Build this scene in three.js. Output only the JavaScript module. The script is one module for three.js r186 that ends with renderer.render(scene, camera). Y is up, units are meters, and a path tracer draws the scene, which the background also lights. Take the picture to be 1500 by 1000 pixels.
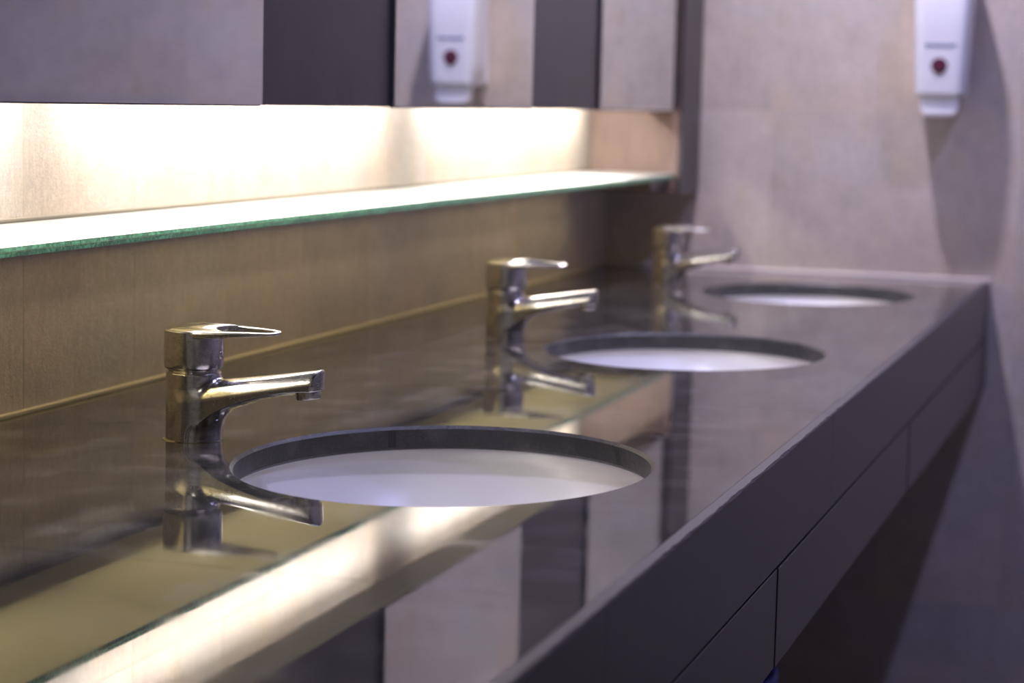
import * as THREE from 'three';
import { RectAreaLightUniformsLib } from 'three/addons/lights/RectAreaLightUniformsLib.js';
import { RoundedBoxGeometry } from 'three/addons/geometries/RoundedBoxGeometry.js';
import { MarchingCubes } from 'three/addons/objects/MarchingCubes.js';
import { mergeGeometries, mergeVertices, toCreasedNormals } from 'three/addons/utils/BufferGeometryUtils.js';

// ---------------------------------------------------------------- camera, exposure
RectAreaLightUniformsLib.init();
const scene = new THREE.Scene();
scene.background = new THREE.Color(0x000000);
const renderer = new THREE.WebGLRenderer({ antialias: true });
renderer.toneMapping = THREE.LinearToneMapping;
renderer.toneMappingExposure = 1.0;
renderer.shadowMap.enabled = true;
renderer.shadowMap.type = THREE.PCFSoftShadowMap;

const CY = 0.88;                                   // height of the counter top
const camera = new THREE.PerspectiveCamera(2 * Math.atan(500 / 3151) * 180 / Math.PI, 1.5, 0.05, 40);
camera.position.set(0, CY + 0.33, 0);
camera.rotation.order = 'YXZ';
camera.rotation.set(-0.111, 0.2993, 0.024);
camera.focus = 1.98;
camera.userData.fStop = 5.0;
scene.add(camera);

// room, metres: the basin wall at x = W, the tiled end wall at z = E
const W = -1.1217, F = -0.3493, E = -4.2966, RIGHT = 0.95, FRONT = 1.4, CEIL = 2.6;
const LAMP = new THREE.Color().setRGB(0.83, 0.77, 1.0);       // ceiling downlights over the counter
const COOL = new THREE.Color().setRGB(0.64, 0.62, 1.0);       // a bluer downlight over the counter
const AISLE = new THREE.Color().setRGB(0.45, 0.47, 1.0);      // bluer downlights over the aisle
const TUBE = new THREE.Color().setRGB(1.0, 0.955, 0.90);       // warm fluorescent tubes
const TUBE_POWER = 84;
const DOWNLIGHTS = [
  [-0.72, -3.78, 'recessed ceiling downlight above the counter, close to the end wall', LAMP, 10.0],
  [-0.72, -2.27, 'recessed ceiling downlight above the middle stretch of the counter', COOL, 3.7],
  [0.18, -3.30, 'recessed ceiling downlight over the aisle, toward the end wall', AISLE, 4.4],
  [0.18, -2.30, 'recessed ceiling downlight over the aisle, away from the end wall', AISLE, 1.8],
  [-0.25, 0.85, 'added unseen ceiling lamp brightening the plain wall that the taps reflect', TUBE, 7.0],  // added lamp: lights the front wall mirrored in the tap chrome
];
const TUBES = [[-0.97, -1.93], [-2.02, -2.98], [-3.12, -4.06]];

// ---------------------------------------------------------------- helpers
function mulberry(a) { return () => { a |= 0; a = a + 0x6D2B79F5 | 0; let t = Math.imul(a ^ a >>> 15, 1 | a); t = t + Math.imul(t ^ t >>> 7, 61 | t) ^ t; return ((t ^ t >>> 14) >>> 0) / 4294967296; }; }
const rnd = mulberry(77);
function lattice(seed, n) { const r = mulberry(seed), a = new Float32Array(n * n); for (let i = 0; i < n * n; i++) a[i] = r(); return a; }
function tileNoise(seed, nx, ny = nx) {            // tileable value noise on [0,1)^2
  const r = mulberry(seed), a = new Float32Array(nx * ny); for (let i = 0; i < nx * ny; i++) a[i] = r();
  return (u, v) => {
    const x = u * nx, y = v * ny, x0 = Math.floor(x), y0 = Math.floor(y);
    let fx = x - x0, fy = y - y0; fx = fx * fx * (3 - 2 * fx); fy = fy * fy * (3 - 2 * fy);
    const g = (i, j) => a[((j % ny) + ny) % ny * nx + ((i % nx) + nx) % nx];
    return (g(x0, y0) * (1 - fx) + g(x0 + 1, y0) * fx) * (1 - fy) + (g(x0, y0 + 1) * (1 - fx) + g(x0 + 1, y0 + 1) * fx) * fy;
  };
}
function texture(size, fn, srgb, metres = 1) {      // fn(u,v) -> [r,g,b] 0..1
  const d = new Uint8Array(size * size * 4);
  for (let j = 0; j < size; j++) for (let i = 0; i < size; i++) {
    const c = fn(i / size, j / size), o = 4 * (j * size + i);
    for (let k = 0; k < 3; k++) d[o + k] = Math.max(0, Math.min(255, Math.round(c[k] * 255)));
    d[o + 3] = 255;
  }
  const t = new THREE.DataTexture(d, size, size, THREE.RGBAFormat);
  t.wrapS = t.wrapT = THREE.RepeatWrapping; t.magFilter = THREE.LinearFilter; t.minFilter = THREE.LinearMipmapLinearFilter; t.generateMipmaps = true;
  if (srgb) t.colorSpace = THREE.SRGBColorSpace;
  t.repeat.set(1 / metres, 1 / metres); t.needsUpdate = true;
  return t;
}
const taken = {};
function numbered(n) { const k = taken[n] = (taken[n] ?? -1) + 1; return k ? `${n}_${String(k).padStart(3, '0')}` : n; }
function mesh(name, g, m, parent) {
  const o = new THREE.Mesh(g, m); o.name = parent ? name : numbered(name);
  o.castShadow = o.receiveShadow = true; (parent ?? scene).add(o); return o;
}
function thing(name, label, category, p = [0, 0, 0], group) {
  const o = new THREE.Group(); o.name = numbered(name); o.position.set(...p); scene.add(o);
  o.userData = { label, category }; if (group) o.userData.group = group;
  return o;
}
function structure(o, label, category) { o.userData = { kind: 'structure', label, category }; return o; }
function box(x0, x1, y0, y1, z0, z1) {              // metre uv on every face
  const g = new THREE.BoxGeometry(x1 - x0, y1 - y0, z1 - z0); g.translate((x0 + x1) / 2, (y0 + y1) / 2, (z0 + z1) / 2);
  return metreUV(g);
}
function metreUV(g, du = 0, dv = 0) {
  const p = g.attributes.position, n = g.attributes.normal, uv = new Float32Array(p.count * 2);
  for (let i = 0; i < p.count; i++) {
    const ax = Math.abs(n.getX(i)), ay = Math.abs(n.getY(i)), az = Math.abs(n.getZ(i));
    let u, v;
    if (ay >= ax && ay >= az) { u = p.getX(i); v = p.getZ(i); } else if (ax >= az) { u = p.getZ(i); v = p.getY(i); } else { u = p.getX(i); v = p.getY(i); }
    uv[2 * i] = u + du; uv[2 * i + 1] = v + dv;
  }
  g.setAttribute('uv', new THREE.BufferAttribute(uv, 2)); return g;
}
function rbox(w, h, d, r, seg = 2) { return metreUV(new RoundedBoxGeometry(w, h, d, seg, r)); }

// ---------------------------------------------------------------- materials
const n4 = tileNoise(1, 4), n9 = tileNoise(2, 9), n23 = tileNoise(3, 23), n61 = tileNoise(4, 61), n150 = tileNoise(5, 150), n330 = tileNoise(8, 330), nHatch = tileNoise(9, 330, 60), nStreak = tileNoise(6, 150, 14), nStreak2 = tileNoise(7, 17, 140);
const tileMix = (u, v) => 0.35 * n9(u, v) + 0.25 * n23(u, v) + 0.2 * n61(u, v) + 0.2 * n150(u, v);
const tileColor = texture(1024, (u, v) => {
  const a = tileMix(u, v) - 0.5, w = n4(u, v) - 0.5, s = Math.max(0, n9(u + 0.3, v + 0.6) - 0.68) * 0.7;
  const k = 1 + 0.16 * a + 0.04 * (nStreak(u, v) - 0.5) + 0.10 * (n330(u, v) - 0.5) + 0.07 * (nHatch(u, v) - 0.5);
  return [0.735 * k + 0.03 * w, 0.69 * k - 0.045 * s, 0.645 * k - 0.03 * w - 0.15 * s];
}, true, 0.5);
const tileBump = texture(1024, (u, v) => { const h = 0.3 * n330(u, v) + 0.25 * n150(u, v) + 0.15 * n61(u, v) + 0.2 * nHatch(u, v) + 0.1 * nStreak2(u, v); return [h, h, h]; }, false, 0.25);
const M = {};
M.tile = new THREE.MeshStandardMaterial({ map: tileColor, bumpMap: tileBump, bumpScale: 0.0006, roughness: 0.52, name: 'stone_tile' });
M.grout = new THREE.MeshStandardMaterial({ color: new THREE.Color().setRGB(0.52, 0.46, 0.37), roughness: 0.9, bumpMap: tileBump, bumpScale: 0.001 });
M.sealant = new THREE.MeshStandardMaterial({ color: new THREE.Color().setRGB(0.46, 0.395, 0.33), roughness: 0.7, bumpMap: tileBump, bumpScale: 0.001 });
M.paleSealant = new THREE.MeshStandardMaterial({ color: new THREE.Color().setRGB(0.62, 0.54, 0.48), roughness: 0.6, bumpMap: tileBump, bumpScale: 0.001 });
M.plaster = new THREE.MeshStandardMaterial({ color: new THREE.Color().setRGB(0.36, 0.35, 0.36), roughness: 0.9, bumpMap: tileBump, bumpScale: 0.0005 });
M.floor = new THREE.MeshStandardMaterial({ map: tileColor, color: new THREE.Color().setRGB(0.16, 0.16, 0.18), roughness: 0.4 });

const stoneColor = texture(512, (u, v) => {
  const a = tileMix(u + 0.2, v) - 0.5, f = n150(u + 0.4, v + 0.1) > 0.82 ? 0.04 : 0;
  // dried water film: pale grainy patches on the dark stone
  const film = Math.max(0, n9(u, v) * 0.65 + n23(u + 0.3, v) * 0.35 - 0.46) * (0.35 + 0.65 * n150(u, v)) * 0.42;
  const k = 0.185 + 0.07 * a + f + film;
  return [k * 1.02, k, k * 0.97];
}, true, 0.4);
const apronColor = texture(512, (u, v) => { const k = 0.185 + 0.03 * (tileMix(u + 0.2, v) - 0.5); return [k * 1.02, k * 0.97, k * 1.02]; }, true, 0.8);
const stoneRough = texture(512, (u, v) => {          // water film and soap residue: patchy gloss
  const b = Math.max(0, n9(u, v) * 0.6 + n23(u, v) * 0.4 - 0.42), g = n150(u, v) * 0.5 + n61(u, v) * 0.5;
  const r = 0.018 + 0.15 * b * (0.4 + 0.6 * n23(u + 0.5, v)) + 0.02 * (g - 0.4); return [r, r, r];
}, false, 0.62);
const stoneBump = texture(512, (u, v) => { const h = 0.5 * n61(u, v) + 0.3 * n150(u, v) + 0.2 * n23(u, v); return [h, h, h]; }, false, 0.5);
M.stone = new THREE.MeshPhysicalMaterial({ map: stoneColor, roughness: 1, roughnessMap: stoneRough, ior: 1.7, bumpMap: stoneBump, bumpScale: 0.000008, name: 'polished_dark_stone' });
M.apron = new THREE.MeshPhysicalMaterial({ map: apronColor, color: new THREE.Color().setRGB(1.15, 1.05, 1.2), roughness: 0.36, ior: 1.5, bumpMap: stoneBump, bumpScale: 0.0001, name: 'apron_stone' });
M.cutStone = new THREE.MeshStandardMaterial({ map: stoneColor, roughness: 0.42, bumpMap: tileBump, bumpScale: 0.0006, name: 'cut_stone' });

M.ceramic = new THREE.MeshPhysicalMaterial({ color: new THREE.Color().setRGB(0.80, 0.78, 0.75), roughness: 0.30, ior: 1.5 });
const chromeRough = texture(256, (u, v) => { const r = 0.15 + 0.12 * n23(u, v) * n61(u, v) + (n150(u, v) > 0.86 ? 0.22 : 0) * n9(u, v); return [r, r, r]; }, false, 0.07);
const chromeColor = texture(256, (u, v) => { const k = 0.84 - (n150(u + 0.1, v) > 0.84 ? 0.25 : 0) * n9(u, v) - 0.10 * n23(u, v); return [k * 1.01, k * 0.985, k * 0.955]; }, true, 0.07);
M.chrome = new THREE.MeshStandardMaterial({ map: chromeColor, metalness: 1, roughness: 1, roughnessMap: chromeRough, name: 'worn_chrome' });
M.plywood = new THREE.MeshStandardMaterial({ color: new THREE.Color().setRGB(0.30, 0.22, 0.14), roughness: 0.8 });
M.bronze = new THREE.MeshStandardMaterial({ color: new THREE.Color().setRGB(0.16, 0.145, 0.13), metalness: 1, roughness: 0.45, name: 'bronze_anodised_rail' });
M.limescale = new THREE.MeshStandardMaterial({ color: new THREE.Color().setRGB(0.24, 0.20, 0.15), roughness: 0.8, bumpMap: tileBump, bumpScale: 0.001 });

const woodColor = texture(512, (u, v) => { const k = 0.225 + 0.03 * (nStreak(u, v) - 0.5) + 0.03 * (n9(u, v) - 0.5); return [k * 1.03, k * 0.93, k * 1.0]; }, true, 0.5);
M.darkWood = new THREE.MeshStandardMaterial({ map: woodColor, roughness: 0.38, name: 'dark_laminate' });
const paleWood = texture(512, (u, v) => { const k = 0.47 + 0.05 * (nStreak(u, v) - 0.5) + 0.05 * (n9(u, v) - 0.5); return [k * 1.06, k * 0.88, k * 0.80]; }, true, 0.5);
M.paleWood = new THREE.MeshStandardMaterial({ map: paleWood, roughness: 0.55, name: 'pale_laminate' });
M.mirror = new THREE.MeshStandardMaterial({ color: new THREE.Color().setRGB(0.80, 0.82, 0.82), metalness: 1, roughness: 0.02, name: 'mirror_glass' });
M.mirrorEdge = new THREE.MeshStandardMaterial({ color: new THREE.Color().setRGB(0.05, 0.05, 0.055), roughness: 0.35 });
M.glass = new THREE.MeshPhysicalMaterial({ color: new THREE.Color().setRGB(0.835, 0.805, 0.68), roughness: 0.42, transmission: 0.96, thickness: 0, ior: 1.52, name: 'shelf_glass' });
const edgeColor = texture(256, (u, v) => { const k = 0.75 + 0.5 * (n61(u, v) - 0.5) + 0.4 * (n150(u, v) - 0.5); return [0.50 * k, 0.80 * k, 0.68 * k]; }, true, 0.15);
M.glassEdge = new THREE.MeshPhysicalMaterial({ map: edgeColor, roughness: 0.3, transmission: 0.4, thickness: 0, ior: 1.52, name: 'green_glass_edge' });
M.film = new THREE.MeshStandardMaterial({ color: new THREE.Color().setRGB(0.5, 0.52, 0.42), roughness: 0.5 });
M.whitePlastic = new THREE.MeshPhysicalMaterial({ color: new THREE.Color().setRGB(0.82, 0.81, 0.84), roughness: 0.28, ior: 1.5 });
M.maroon = new THREE.MeshPhysicalMaterial({ color: new THREE.Color().setRGB(0.10, 0.022, 0.045), roughness: 0.2 });
M.print = new THREE.MeshStandardMaterial({ color: new THREE.Color().setRGB(0.10, 0.14, 0.27), roughness: 0.5 });
M.bluePlastic = new THREE.MeshStandardMaterial({ color: new THREE.Color().setRGB(0.01, 0.03, 0.42), roughness: 0.4 });
M.tubeGlow = new THREE.MeshStandardMaterial({ color: 0xffffff, emissive: TUBE, emissiveIntensity: 14, roughness: 0.4, name: 'tube_glow' });
M.lampGlow = new THREE.MeshStandardMaterial({ color: 0xffffff, emissive: LAMP, emissiveIntensity: 30, roughness: 0.4, name: 'lamp_glow' });
M.aisleGlow = new THREE.MeshStandardMaterial({ color: 0xffffff, emissive: AISLE, emissiveIntensity: 20, roughness: 0.4, name: 'aisle_lamp_glow' });
M.addedGlow = new THREE.MeshStandardMaterial({ color: 0xffffff, emissive: TUBE, emissiveIntensity: 20, roughness: 0.4, name: 'added_lamp_glow' });  // lens of the lamp added for the tap reflections
M.whiteMetal = new THREE.MeshStandardMaterial({ color: new THREE.Color().setRGB(0.7, 0.7, 0.7), roughness: 0.4 });

// ---------------------------------------------------------------- room shell
const T = 0.12;
structure(mesh('floor', box(W - T, RIGHT + T, -T, 0, E - T, FRONT + T), M.floor), 'grey stone floor of the washroom', 'floor');
structure(mesh('ceiling', box(W - T, RIGHT + T, CEIL, CEIL + T, E - T, FRONT + T), M.plaster), 'pale plaster ceiling with recessed downlights', 'ceiling');
const TH = 0.008;                                    // tiles stand proud of the grout
const wallLeft = structure(mesh('wall_left', box(W - T, W - TH * 0.175, 0, CEIL, E - T, FRONT + T), M.grout), 'stone-tiled wall behind the taps and glass shelf', 'wall');
const wallBack = structure(mesh('wall_back', box(W - T, RIGHT + T, 0, CEIL, E - T, E - TH * 0.175), M.grout), 'stone-tiled end wall carrying the soap dispenser', 'wall');
structure(mesh('wall_right', box(RIGHT, RIGHT + T, 0, CEIL, E - T, FRONT + T), M.plaster), 'plain wall across the aisle from the counter', 'wall');
structure(mesh('wall_front', box(W - T, RIGHT + T, 0, CEIL, FRONT, FRONT + T), M.plaster), 'plain wall facing the tiled end wall', 'wall');

// wall tiles, 245 x 325 mm, a few variants of each
const PW = 0.2447, PH = 0.3235, JOINT = 0.0014;
const tileGeo = [];
for (let k = 0; k < 6; k++) tileGeo.push(metreUV(new RoundedBoxGeometry(PW - JOINT, PH - JOINT, TH, 1, 0.0004), rnd() * 0.5, rnd() * 0.5));
const tileTone = [0.95, 1.0, 1.05].map((k, i) => { const m = M.tile.clone(); m.color.setRGB(k, k * (1 - 0.008 * i), k * (1 - 0.014 * i)); return m; });
const cut = {};
function tileShape(w, h) { const key = w.toFixed(3) + h.toFixed(3); return cut[key] ??= metreUV(new RoundedBoxGeometry(w - JOINT, h - JOINT, TH, 1, 0.0004), 0.13, 0.31); }
function layTiles(parent, turned, edges, y0s) {      // edges along the wall, rows of y
  for (let r = 0; r + 1 < y0s.length; r++) for (let c = 0; c + 1 < edges.length; c++) {
    const a = edges[c], b = edges[c + 1], lo = y0s[r], hi = y0s[r + 1], w = Math.abs(b - a), h = hi - lo;
    const full = Math.abs(w - PW) < 1e-4 && Math.abs(h - PH) < 1e-4;
    const t = mesh('tile', full ? tileGeo[Math.floor(rnd() * 6)] : tileShape(w, h), tileTone[Math.floor(rnd() * 3)], parent);
    const off = TH * 0.5 - TH * 1.13 + (rnd() - 0.5) * 0.0003;
    if (turned) { t.position.set(W + off, (lo + hi) / 2, (a + b) / 2); t.rotation.y = Math.PI / 2; } else t.position.set((a + b) / 2, (lo + hi) / 2, E + off);
  }
}
{ // left wall: one row between counter and the lit recess, and its neighbour above
  const e = []; for (let z = -2.187 + PW * 9; z > E + 0.02; z -= PW) e.push(z); e.push(E);
  layTiles(wallLeft, true, e, [CY, CY + PH, CY + 2 * PH]);
  const x = [W]; for (let v = -0.7912; v < RIGHT; v += PW) x.push(v); x.push(RIGHT);
  const y = [0]; for (let v = CY - 2 * PH; v < CEIL; v += PH) y.push(v); y.push(CEIL);
  layTiles(wallBack, false, x, y);
}
structure(mesh('trim_1', (() => { const g = new THREE.CylinderGeometry(0.0042, 0.0042, 0.9 - E, 8, 1); g.rotateX(Math.PI / 2); g.translate(W + 0.0005, CY + 0.0004, (0.9 + E) / 2); return metreUV(g); })(), M.sealant), 'beige sealant bead where the counter meets the basin wall', 'sealant');
structure(mesh('trim_2', (() => { const g = new THREE.CylinderGeometry(0.0058, 0.0058, F - W, 8, 1); g.rotateZ(Math.PI / 2); g.translate((F + W) / 2, CY + 0.0015, E + 0.001); return metreUV(g); })(), M.paleSealant), 'pale sealant bead where the counter meets the end wall', 'sealant');

// ---------------------------------------------------------------- countertop with oval cut-outs and stone apron
const SLAB = 0.024, SX = -0.6311, SZ = [-1.8467, -2.8436, -3.8405], SA = 0.1868, SB = 0.2234;
const counter = thing('countertop', 'long polished dark stone countertop with oval basin cut-outs and apron', 'countertop');
const APT = 0.011;
{
  const joints = [0.9, -1.36, -2.3319, -3.296, E + 0.001];
  for (let k = 0; k + 1 < joints.length; k++) {
    const zb = joints[k] - 0.0004, za = joints[k + 1] + 0.0004, x0 = W + 0.0012, x1 = F - APT - 0.0004;
    const s = new THREE.Shape();                     // shape y is -z
    s.moveTo(x0, -zb); s.lineTo(x1, -zb); s.lineTo(x1, -za); s.lineTo(x0, -za); s.closePath();
    for (const z of SZ) if (z < zb && z > za) { const h = new THREE.Path(); h.absellipse(SX, -z, SA, SB, 0, Math.PI * 2, true); s.holes.push(h); }
    const bev = 0.003;
    const g = new THREE.ExtrudeGeometry(s, { depth: SLAB - 2 * bev, bevelEnabled: true, bevelThickness: bev, bevelSize: bev, bevelOffset: -bev, bevelSegments: 1, curveSegments: 72 });
    // slab to slab joints stay tight: only the basin rims keep their chamfer
    const p = g.attributes.position;
    for (let i = 0; i < p.count; i++) { const x = p.getX(i), y = p.getY(i); if (Math.abs(y + zb) < 0.0045) p.setY(i, -zb); if (Math.abs(y + za) < 0.0045) p.setY(i, -za); if (x > x1 - 0.0045) p.setX(i, x1); if (x < x0 + 0.0045) p.setX(i, x0); }
    g.rotateX(-Math.PI / 2); g.translate(0, CY - SLAB + bev, 0);
    const c = toCreasedNormals(g, 0.5); metreUV(c);
    // the walls of the cut-outs are sawn, not polished
    const q = c.attributes.position, nn = c.attributes.normal, top = [], rim = [], cutFaces = [];
    for (let i = 0; i < q.count; i += 3) { const y = (nn.getY(i) + nn.getY(i + 1) + nn.getY(i + 2)) / 3; (y > 0.95 ? top : y > 0.3 ? rim : cutFaces).push(i, i + 1, i + 2); }
    c.setIndex([...top, ...cutFaces, ...rim]); c.clearGroups(); c.addGroup(0, top.length, 0); c.addGroup(top.length, cutFaces.length, 1); if (rim.length) c.addGroup(top.length + cutFaces.length, rim.length, 2);
    mesh('slab', c, [M.stone, M.cutStone, M.cutStone], counter);
  }
  // apron: two rows of stone strips with a worn, chipped upper arris
  const chip = tileNoise(31, 400, 2), chip2 = tileNoise(32, 1500, 2);
  function strip(z0, z1, yTop, h, worn, tone) {
    const n = Math.max(2, Math.round(Math.abs(z1 - z0) / 0.006)), P = [], I = [];
    for (let i = 0; i <= n; i++) {
      const z = z0 + (z1 - z0) * i / n, u = z / 6 + 0.9;
      const c = worn ? 0.0009 + 0.0028 * Math.max(0, chip(u, 0.2) - 0.35) + 0.0035 * Math.max(0, chip2(u, 0.4) - 0.62) : 0.0008 + 0.003 * Math.max(0, chip2(u, 0.1) - 0.8);
      const e = worn ? 0.0006 : 0.0005 + 0.0025 * Math.max(0, chip2(u, 0.7) - 0.78);
      for (const [x, y] of [[-APT, 0], [-c, 0], [0, -c], [0, -h + e], [-e, -h], [-APT, -h]]) P.push(F + x, yTop + y, z);
    }
    for (let i = 0; i < n; i++) for (let k = 0; k < 6; k++) { const a = i * 6 + k, b = i * 6 + (k + 1) % 6; I.push(a, a + 6, b, b, a + 6, b + 6); }
    for (const o of [0, n * 6]) for (let k = 1; k < 5; k++) o ? I.push(o, o + k, o + k + 1) : I.push(o, o + k + 1, o + k);
    const g = new THREE.BufferGeometry(); g.setAttribute('position', new THREE.Float32BufferAttribute(P, 3)); g.setIndex(I);
    g.computeVertexNormals();
    const c = metreUV(toCreasedNormals(g, 0.35)), nn = c.attributes.normal, top = [], rest = [];
    for (let i = 0; i < nn.count; i += 3) (nn.getY(i) > 0.95 ? top : rest).push(i, i + 1, i + 2);   // the upper face is polished like the slabs
    c.setIndex([...top, ...rest]); c.addGroup(0, top.length, 0); c.addGroup(top.length, rest.length, 1);
    return c;
  }
  const up = [0.9, -1.36, -2.3319, -3.296, E + 0.001], low = [0.9, 0.05, -0.98, -2.012, -3.044, E + 0.001];
  for (let k = 0; k + 1 < up.length; k++) mesh('apron_tile', strip(up[k] - 0.0004, up[k + 1] + 0.0004, CY, 0.1065, true), [M.stone, M.apron], counter);
  for (let k = 0; k + 1 < low.length; k++) { const o = mesh('apron_tile', strip(low[k] - 0.002, low[k + 1] + 0.002, CY - 0.1088, 0.0972, false), [M.apron, M.apron], counter); o.position.x = -0.0014 + 0.0008 * k; }
  mesh('backing_board', box(F - 0.05, F - APT - 0.001, CY - 0.204, CY - SLAB - 0.001, E + 0.001, 0.9), M.plywood, counter);
}

// ---------------------------------------------------------------- basins
function basinShape() {
  const P = [], I = [], U = 96, V = 26, uvs = [];
  const prof = [];                                    // [scale, y]
  for (let j = 0; j <= V; j++) { const t = j / V * Math.PI / 2; prof.push([0.10 + 0.93 * Math.pow(Math.max(0, Math.cos(t)), 1.5), -0.145 * Math.pow(Math.sin(t), 1.4)]); }
  const ring = [[1.10, -0.012], [1.10, 0], ...prof];
  for (const [s, y] of ring) for (let i = 0; i < U; i++) { const a = i / U * 2 * Math.PI; P.push(SA * s * Math.cos(a), y, SB * s * Math.sin(a)); }
  const out = [...prof].reverse().map(([s, y]) => [s + 0.05, y - 0.012]);
  for (const [s, y] of out) for (let i = 0; i < U; i++) { const a = i / U * 2 * Math.PI; P.push(SA * s * Math.cos(a), y, SB * s * Math.sin(a)); }
  const R = ring.length + out.length;
  for (let j = 0; j < R; j++) for (let i = 0; i < U; i++) { const j2 = (j + 1) % R, a = j * U + i, b = j * U + (i + 1) % U, c = j2 * U + i, d = j2 * U + (i + 1) % U; I.push(a, b, c, b, d, c); }
  const g = new THREE.BufferGeometry(); g.setAttribute('position', new THREE.Float32BufferAttribute(P, 3)); g.setIndex(I); g.computeVertexNormals();
  return metreUV(toCreasedNormals(g, 0.9));
}
const basinGeo = basinShape();
const drainGeo = new THREE.LatheGeometry([[0.001, 0.002], [0.012, 0.003], [0.020, 0.006], [0.0235, 0.006], [0.0245, 0.003], [0.0225, -0.004], [0.001, -0.004]].map(a => new THREE.Vector2(...a)), 40);
const which = ['farthest from the end wall', 'in the middle of the row of three', 'nearest the tiled end wall'];
SZ.forEach((z, k) => {
  const b = thing('wash_basin', `white oval undermount ceramic basin ${which[k]}`, 'sink', [SX, CY - SLAB - 0.0005, z], 'undermount basins in the dark stone counter');
  mesh('bowl', basinGeo, M.ceramic, b);
  const d = mesh('drain', drainGeo, M.chrome, b); d.position.y = -0.143;
});

// ---------------------------------------------------------------- mixer taps
const R0 = 0.0265, BODYTOP = 0.0655;
function tapBody() {
  const curve = new THREE.SplineCurve([[0.0264, -0.012], [0.0265, -0.002], [0.0268, 0.006], [0.0285, 0.014], [0.0335, 0.0238], [0.0445, 0.0342], [0.068, 0.0442], [0.104, 0.0528], [0.150, 0.0560]].map(a => new THREE.Vector2(...a)));
  const pts = curve.getPoints(90);
  // table of signed distance to the underside curve (inside: above / behind it)
  const TX = 220, TY = 110, x0 = -0.04, x1 = 0.15, y0 = -0.01, y1 = 0.08, tab = new Float32Array(TX * TY);
  for (let j = 0; j < TY; j++) for (let i = 0; i < TX; i++) {
    const x = x0 + (x1 - x0) * i / (TX - 1), y = y0 + (y1 - y0) * j / (TY - 1);
    let best = 1e9, s = 1;
    for (let k = 0; k + 1 < pts.length; k++) {
      const a = pts[k], b = pts[k + 1], dx = b.x - a.x, dy = b.y - a.y, t = Math.max(0, Math.min(1, ((x - a.x) * dx + (y - a.y) * dy) / (dx * dx + dy * dy)));
      const ex = x - a.x - dx * t, ey = y - a.y - dy * t, d = ex * ex + ey * ey;
      if (d < best) { best = d; s = dx * ey - dy * ex > 0 ? -1 : 1; }
    }
    tab[j * TX + i] = s * Math.sqrt(best);
  }
  const under = (x, y) => {
    const u = Math.max(0, Math.min(TX - 1.001, (x - x0) / (x1 - x0) * (TX - 1))), v = Math.max(0, Math.min(TY - 1.001, (y - y0) / (y1 - y0) * (TY - 1)));
    const i = Math.floor(u), j = Math.floor(v), f = u - i, g = v - j;
    return (tab[j * TX + i] * (1 - f) + tab[j * TX + i + 1] * f) * (1 - g) + (tab[(j + 1) * TX + i] * (1 - f) + tab[(j + 1) * TX + i + 1] * f) * g;
  };
  const smax = (a, b, k) => { const h = Math.max(0, k - Math.abs(a - b)); return Math.max(a, b) + h * h / (4 * k); };
  const smin = (a, b, k) => -smax(-a, -b, k);
  const sstep = (a, b, x) => { const t = Math.max(0, Math.min(1, (x - a) / (b - a))); return t * t * (3 - 2 * t); };
  const TIP = 0.1335;
  const sdf = (x, y, z) => {
    const dc = Math.hypot(x, z) - R0;
    const body = smax(dc, y - BODYTOP, 0.0015);
    const xc = Math.max(0, x), ws = 0.0264 - 0.0097 * Math.pow(Math.min(1, xc / 0.13), 0.75) - 0.35 * Math.pow(Math.max(0, x - 0.118), 1.6);
    const zz = Math.min(Math.abs(z), R0 - 1e-4), bulge = (R0 - Math.sqrt(R0 * R0 - zz * zz)) * (1 - 0.80 * sstep(0.008, 0.050, y));
    const dn = under(x + bulge, y + 0.0036 * sstep(0.03, 0.06, x) * (1 - sstep(0.10, 0.118, x)) * (1 - Math.min(1, (z / ws) * (z / ws))));
    const yt = 0.0565 + 0.0185 * Math.pow(Math.max(0, Math.min(1.05, xc / TIP)), 1.15) - 0.0045 * (z / 0.0165) * (z / 0.0165);
    const dt = (y - yt) * 0.93, dz = Math.abs(z) - ws;
    const endf = x - (TIP - 0.004 * (z / 0.0165) * (z / 0.0165) - 0.06 * (0.075 - y));
    let sp = smax(dt, dz, 0.009);
    sp = smax(sp, endf, 0.0025);
    sp = smax(sp, dn, 0.0008);
    sp = Math.max(sp, -x - 0.005);
    return Math.max(smin(body, sp, 0.006), -y);
  };
  const N = 150, mc = new MarchingCubes(N, M.chrome, false, false, 260000);
  const lo = [-0.031, -0.002, -0.031], hi = [0.139, 0.080, 0.031], half = N / 2;
  const at = (i, a) => lo[a] + (hi[a] - lo[a]) * ((i - half) / half * 0.5 + 0.5);
  for (let k = 0; k < N; k++) for (let j = 0; j < N; j++) for (let i = 0; i < N; i++) mc.field[i + j * N + k * N * N] = -sdf(at(i, 0), at(j, 1), at(k, 2));
  mc.isolation = 0; mc.update();
  const n = mc.count, P = new Float32Array(n * 3), Q = new Float32Array(n * 3), U = new Float32Array(n * 2);
  for (let v = 0; v < n; v++) {
    const p = [0, 1, 2].map(a => lo[a] + (hi[a] - lo[a]) * (mc.positionArray[3 * v + a] * 0.5 + 0.5));
    const e = 2.5e-4, g = [sdf(p[0] + e, p[1], p[2]) - sdf(p[0] - e, p[1], p[2]), sdf(p[0], p[1] + e, p[2]) - sdf(p[0], p[1] - e, p[2]), sdf(p[0], p[1], p[2] + e) - sdf(p[0], p[1], p[2] - e)];
    const l = Math.hypot(...g) || 1;
    for (let a = 0; a < 3; a++) { P[3 * v + a] = p[a]; Q[3 * v + a] = g[a] / l; }
    U[2 * v] = p[0] + p[2]; U[2 * v + 1] = p[1];
  }
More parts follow.
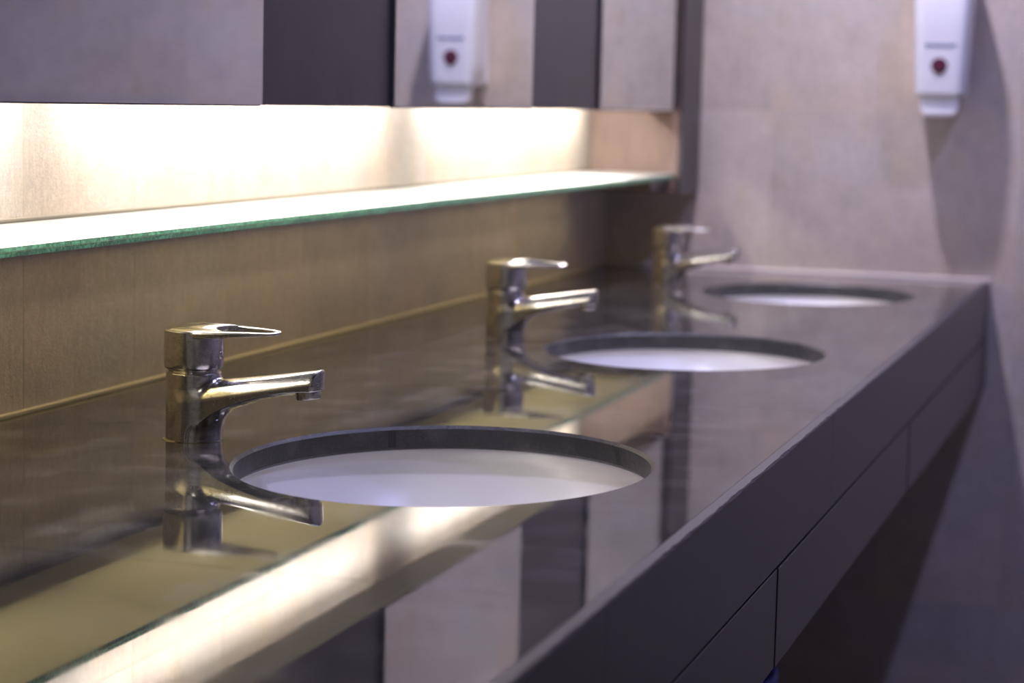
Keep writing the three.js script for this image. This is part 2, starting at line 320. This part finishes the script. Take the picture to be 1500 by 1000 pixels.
  const g = new THREE.BufferGeometry();
  g.setAttribute('position', new THREE.BufferAttribute(P, 3)); g.setAttribute('normal', new THREE.BufferAttribute(Q, 3)); g.setAttribute('uv', new THREE.BufferAttribute(U, 2));
  return g;
}
function leverShape() {
  // teardrop plate with a long finger loop; shape y is -z
  const s = new THREE.Shape(), Rc = 0.0287, xt = 0.0785, rt = 0.0105, a = Math.acos((Rc - rt) / xt);
  s.absarc(0, 0, Rc, a, 2 * Math.PI - a, false); s.absarc(xt, 0, rt, -a, a, false); s.closePath();
  const h = new THREE.Path(), h0 = 0.0400, r0 = 0.0142, h1 = 0.0775, r1 = 0.0066, b = Math.acos((r0 - r1) / (h1 - h0));
  h.absarc(h0, 0, r0, b, 2 * Math.PI - b, false); h.absarc(h1, 0, r1, -b, b, false); h.closePath();
  s.holes.push(h);
  let g = new THREE.ExtrudeGeometry(s, { depth: 0.0028, bevelEnabled: true, bevelThickness: 0.0022, bevelSize: 0.0018, bevelOffset: -0.0018, bevelSegments: 5, curveSegments: 40 });
  g.rotateX(-Math.PI / 2);                            // now y from -0.0024 to 0.0052
  g.translate(0, -0.0052, 0);
  const p = g.attributes.position;
  for (let i = 0; i < p.count; i++) {
    const x = p.getX(i), z = p.getZ(i), t = Math.max(0, Math.min(1, (x - 0.005) / 0.08)), k = 1 - 0.62 * t;
    p.setY(i, p.getY(i) * k + 0.0012 - 0.0022 * t * t - 0.0024 * (z / 0.0287) * (z / 0.0287) - (x < 0 ? 0.0035 * (x / 0.0287) * (x / 0.0287) : 0));
  }
  g = toCreasedNormals(g, 0.7); return metreUV(g);
}
const bodyGeo = tapBody(), leverGeo = leverShape();
const capGeo = metreUV(new THREE.LatheGeometry([[0.012, 0], [0.0262, 0], [0.0276, 0.0007], [0.0282, 0.002], [0.0286, 0.006], [0.0287, 0.020], [0.0284, 0.0362], [0.0276, 0.0372], [0.001, 0.0372]].map(a => new THREE.Vector2(...a)), 72));
const collarGeo = metreUV(new THREE.LatheGeometry([[0.010, -0.004], [0.0238, -0.004], [0.0243, 0], [0.0243, 0.0018], [0.0255, 0.0022], [0.0255, 0.0034], [0.0235, 0.0040], [0.010, 0.0052]].map(a => new THREE.Vector2(...a)), 64));
const aeratorGeo = metreUV(new THREE.LatheGeometry([[0.0008, 0.001], [0.0085, 0], [0.0112, 0], [0.0120, 0.0008], [0.0122, 0.009], [0.0112, 0.013], [0.0008, 0.013]].map(a => new THREE.Vector2(...a)), 40));
const buttonGeo = (() => { const g = new THREE.SphereGeometry(0.0042, 20, 12); g.scale(0.45, 1, 1); return metreUV(g); })();
const gasketGeo = (() => { const g = new THREE.LatheGeometry([[0.020, 0], [0.0290, 0], [0.0284, 0.0004], [0.0267, 0.0008], [0.020, 0.0008]].map(a => new THREE.Vector2(...a)), 48); const p = g.attributes.position; for (let i = 0; i < p.count; i++) { const x = p.getX(i), z = p.getZ(i), k = 1 + 0.05 * Math.sin(3 * Math.atan2(z, x) + 1) + 0.03 * Math.sin(7 * Math.atan2(z, x)); if (Math.hypot(x, z) > 0.027) { p.setX(i, x * k); p.setZ(i, z * k); } } g.computeVertexNormals(); return metreUV(g); })();
const tap0 = thing('mixer_tap', `worn chrome single-lever mixer tap at the basin ${which[0]}`, 'tap', [-0.8953, CY, -1.868], 'chrome mixer taps behind the basins');
mesh('body', bodyGeo, M.chrome, tap0);
mesh('base_seal', gasketGeo, M.limescale, tap0).userData.label = 'crusty limescale ring around the tap foot';
mesh('collar', collarGeo, M.chrome, tap0).position.y = BODYTOP;
const cap = mesh('handle_cap', capGeo, M.chrome, tap0); cap.position.y = 0.0690;
const btn = mesh('index_button', buttonGeo, M.chrome, cap); btn.position.set(0.0284, 0.0135, 0);
const lev = mesh('lever', leverGeo, M.chrome, tap0); lev.position.y = 0.1092; lev.rotation.x = 0.085;
const aer = mesh('aerator', aeratorGeo, M.chrome, tap0); aer.position.set(0.1195, 0.0462, 0); aer.rotation.z = 0.10;
for (let k = 1; k < 3; k++) {
  const t = tap0.clone(); t.name = numbered('mixer_tap'); scene.add(t);
  t.userData = { ...tap0.userData, label: `chrome single-lever mixer tap at the basin ${which[k]}` };
  t.position.z = tap0.position.z - 0.99693 * k;
}

// ---------------------------------------------------------------- mirror box above the shelf, with its light recess
const MX = -0.9515, CB = CY + 0.3195, PL = -1.0082;      // front of the dark board, underside, back of the bottom plank
const ZEND = -4.120, ZNEAR = 0.9;
const cabinet = thing('mirror_box', 'long dark brown laminate box on the wall that carries the mirrors', 'cabinet');
{
  mesh('bottom_board', box(PL, MX - 0.0165, CB, CB + 0.018, ZEND + 0.001, ZNEAR), M.darkWood, cabinet);
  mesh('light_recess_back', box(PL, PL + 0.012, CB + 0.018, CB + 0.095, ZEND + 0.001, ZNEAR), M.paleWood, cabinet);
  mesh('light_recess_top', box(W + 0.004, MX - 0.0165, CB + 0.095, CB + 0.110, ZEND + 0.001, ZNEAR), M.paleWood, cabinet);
  const seams = [ZNEAR, -0.53, -1.33, -2.137, -2.541, -3.138, -3.537, ZEND + 0.001];
  for (let k = 0; k + 1 < seams.length; k++) mesh('front_panel', box(MX - 0.016, MX, CB, CY + 1.25, seams[k + 1] + 0.0005, seams[k] - 0.0005), M.darkWood, cabinet);
  mesh('top_board', box(W + 0.004, MX - 0.0165, CY + 1.235, CY + 1.25, ZEND + 0.001, ZNEAR), M.darkWood, cabinet);
}
const mirrorSpans = [[-1.54, -2.137, 'frameless wall mirror farthest from the end wall'], [-2.541, -3.138, 'frameless wall mirror showing the soap dispenser, between two dark panels'], [-3.537, -4.112, 'frameless wall mirror beside the dark post at the end wall']];
for (const [z1, z0, label] of mirrorSpans) {
  const m = thing('wall_mirror', label, 'mirror', [MX, CB - 0.001, (z0 + z1) / 2], 'frameless mirrors above the glass shelf');
  const w = z1 - z0;
  mesh('backing', box(0.0004, 0.0035, 0, 0.90, -w / 2, w / 2), M.mirrorEdge, m);
  mesh('mirror_glass', box(0.0036, 0.006, 0.0015, 0.8985, -w / 2 + 0.001, w / 2 - 0.001), M.mirror, m);
}
// end post between the shelf and the end wall
const post = thing('end_post', 'dark brown post in the corner, closing the shelf and mirrors', 'post');
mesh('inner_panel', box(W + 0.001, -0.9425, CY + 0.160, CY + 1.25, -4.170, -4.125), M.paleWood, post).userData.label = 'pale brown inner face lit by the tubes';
mesh('front_board', box(-0.942, -0.936, CY + 0.157, CY + 1.26, E + 0.004, -4.120), M.darkWood, post);
mesh('added_light_blocker', box(W + 0.016, -0.958, CY + 0.168, CY + 0.1878, -4.124, -3.97), M.darkWood, post);  // added board under the shelf end, keeps tube light off the wall below
mesh('core', box(W + 0.001, -0.9425, CY + 0.160, CY + 1.25, E + 0.004, -4.171), M.darkWood, post);

// fluorescent tubes in the recess
TUBES.forEach(([a, b], k) => {
  const L = Math.abs(b - a), zc = (a + b) / 2, y = CB + 0.050, x = -1.058;
  const t = thing('fluorescent_tube', ['warm fluorescent tube in the recess behind the mirror farthest from the end wall', 'warm fluorescent tube in the recess over the middle of the shelf', 'warm fluorescent tube in the recess beside the end post'][k], 'light tube', [x, y, zc], 'tubes in the recess above the shelf');
  const g = new THREE.CylinderGeometry(0.008, 0.008, L - 0.03, 20); g.rotateX(Math.PI / 2);
  mesh('tube_glass', g, M.tubeGlow, t);
  for (const s of [-1, 1]) { const e = new THREE.CylinderGeometry(0.0095, 0.0095, 0.018, 20); e.rotateX(Math.PI / 2); e.translate(0, 0, s * (L / 2 - 0.008)); mesh('end_cap', e, M.whiteMetal, t); }
  mesh('holder', box(-0.015, 0.015, 0.010, 0.044, -L / 2, L / 2), M.whiteMetal, t);
  const light = new THREE.RectAreaLight(TUBE, TUBE_POWER, L - 0.04, 0.016);
  light.position.set(x - 0.002, y - 0.0105, zc); light.lookAt(x - 0.25, y - 1, zc); light.castShadow = true;
  scene.add(light);
});

// ---------------------------------------------------------------- glass shelf
const shelf = thing('glass_shelf', 'long laminated glass shelf with green edges under the lit recess', 'shelf');
{
  const sx = -0.9464, z0 = -4.118, z1 = 0.9, y = CY + 0.1885;
  const em = M.glassEdge, gm = M.glass, mats = [em, em, gm, gm, em, em];
  mesh('lower_pane', box(W + 0.0015, sx, y, y + 0.0041, z0, z1), mats, shelf);
  mesh('upper_pane', box(W + 0.0015, sx, y + 0.0046, y + 0.0086, z0, z1), mats, shelf);
  mesh('laminate_film', box(sx - 0.004, sx - 0.0004, y + 0.0041, y + 0.0046, z0, z1), M.film, shelf);
  mesh('support_rail', box(W + 0.0012, W + 0.014, y - 0.022, y - 0.0006, z0, z1), M.bronze, shelf);
  const s = mesh('sealant', (() => { const g = new THREE.CylinderGeometry(0.0035, 0.0035, z1 - z0, 8, 1); g.rotateX(Math.PI / 2); g.translate(W + 0.002, y + 0.010, (z0 + z1) / 2); return metreUV(g); })(), M.limescale, shelf);
  s.userData.label = 'brown stained sealant line along the wall';
}

// ---------------------------------------------------------------- soap dispenser on the end wall
{
  const cx = -0.4525, dz = 0.110, t = thing('soap_dispenser', 'white plastic wall soap dispenser with maroon oval window', 'soap dispenser', [cx, CY + 0.320, E + 0.0004]);
  // tapered, rounded housing: lofted rounded rectangles
  const P = [], I = [], rows = [], U = 48;
  const sect = (y, w, d0, d1, r) => { // rounded rectangle in x/z, back on the wall
    const a = [];
    for (let i = 0; i < U; i++) {
      const q = i / U * 2 * Math.PI, c = Math.cos(q), s = Math.sin(q), n = 7, k = Math.pow(Math.pow(Math.abs(c), n) + Math.pow(Math.abs(s), n), -1 / n);
      a.push([w / 2 * c * k, y, d0 + (d1 - d0) / 2 + (d1 - d0) / 2 * s * k]);
    }
    return a;
  };
  for (const [y, w, d] of [[0.0400, 0.086, 0.094], [0.0415, 0.092, 0.100], [0.046, 0.0955, 0.105], [0.09, 0.0985, 0.109], [0.16, 0.104, 0.113], [0.23, 0.109, 0.113], [0.27, 0.110, 0.106], [0.285, 0.106, 0.096], [0.291, 0.097, 0.083]]) rows.push(sect(y, w, 0.006, d));
  rows.forEach(r => r.forEach(p => P.push(...p)));
  for (let j = 0; j + 1 < rows.length; j++) for (let i = 0; i < U; i++) { const a = j * U + i, b = j * U + (i + 1) % U; I.push(a, a + U, b, b, a + U, b + U); }
  for (const j of [0, rows.length - 1]) { const c = P.length / 3; P.push(0, rows[j][0][1], 0.05); for (let i = 0; i < U; i++) { const a = j * U + i, b = j * U + (i + 1) % U; j ? I.push(a, c, b) : I.push(a, b, c); } }
  const g = new THREE.BufferGeometry(); g.setAttribute('position', new THREE.Float32BufferAttribute(P, 3)); g.setIndex(I); g.computeVertexNormals();
  mesh('housing', metreUV(toCreasedNormals(g, 0.7)), M.whitePlastic, t);
  mesh('wall_plate', (() => { const q = rbox(0.094, 0.235, 0.0056, 0.002); q.translate(0, 0.163, 0.0028); return q; })(), M.whitePlastic, t);
  // push lever
  const s = new THREE.Shape(); s.moveTo(-0.037, 0.052); s.lineTo(0.037, 0.052); s.lineTo(0.037, 0.022); s.quadraticCurveTo(0.035, 0.002, 0.024, 0.001); s.lineTo(-0.024, 0.001); s.quadraticCurveTo(-0.035, 0.002, -0.037, 0.022); s.closePath();
  const lg = new THREE.ExtrudeGeometry(s, { depth: 0.020, bevelEnabled: true, bevelThickness: 0.003, bevelSize: 0.003, bevelOffset: -0.003, bevelSegments: 3, curveSegments: 12 });
  lg.rotateX(-0.12); lg.translate(0, 0, 0.074);
  mesh('push_lever', metreUV(toCreasedNormals(lg, 0.6)), M.whitePlastic, t);
  const w = new THREE.SphereGeometry(1, 28, 18); w.scale(0.0165, 0.0195, 0.003); w.rotateX(-0.055); w.translate(-0.001, 0.1005, 0.1085);
  mesh('window', metreUV(w), M.maroon, t).userData.label = 'dark maroon oval level window';
  // faint printed word: too blurred to read, kept as a row of small marks
  const marks = [];
  for (let i = 0; i < 8; i++) { const q = new THREE.BoxGeometry(0.0058, i % 3 === 1 ? 0.0135 : 0.0155, 0.0006); q.rotateX(-0.055); q.translate(-0.025 + i * 0.0072, 0.1395, 0.1114); marks.push(q); }
  mesh('print', mergeGeometries(marks), M.print, t).userData.label = 'blurred blue-grey printed word';
}

// ---------------------------------------------------------------- ceiling downlights
DOWNLIGHTS.forEach(([x, z, label, color, power]) => {
  const t = thing('ceiling_downlight', label, 'ceiling light', [x, CEIL, z], 'recessed ceiling downlights');
  const ring = new THREE.LatheGeometry([[0.040, 0.0], [0.040, -0.004], [0.052, -0.006], [0.056, -0.002], [0.056, 0]].map(a => new THREE.Vector2(...a)), 40);
  mesh('trim_ring', ring, M.whiteMetal, t);
  const lens = new THREE.CylinderGeometry(0.038, 0.038, 0.003, 36); lens.translate(0, -0.0016, 0);
  mesh('lamp_lens', lens, color === LAMP || color === COOL ? M.lampGlow : color === AISLE ? M.aisleGlow : M.addedGlow, t);
  const s = new THREE.SpotLight(color, power, 0, 1.15, 0.6, 2);
  s.position.set(x, CEIL - 0.02, z); s.target.position.set(x, 0, z); s.castShadow = true; s.shadow.radius = 1.6; s.shadow.mapSize.set(1024, 1024);
  scene.add(s, s.target);
});

// ---------------------------------------------------------------- blue bin under the counter
{
  const t = thing('waste_bin', 'blue plastic bin standing under the counter', 'bin', [-0.625, 0, -2.80]);
  const prof = [[0.001, 0.004], [0.108, 0.004], [0.112, 0.010], [0.135, 0.44], [0.143, 0.442], [0.144, 0.456], [0.134, 0.458], [0.131, 0.452], [0.108, 0.014], [0.001, 0.014]];
  mesh('bucket', metreUV(new THREE.LatheGeometry(prof.map(a => new THREE.Vector2(a[0], a[1] - 0.004)), 48)), M.bluePlastic, t);
}

renderer.render(scene, camera);
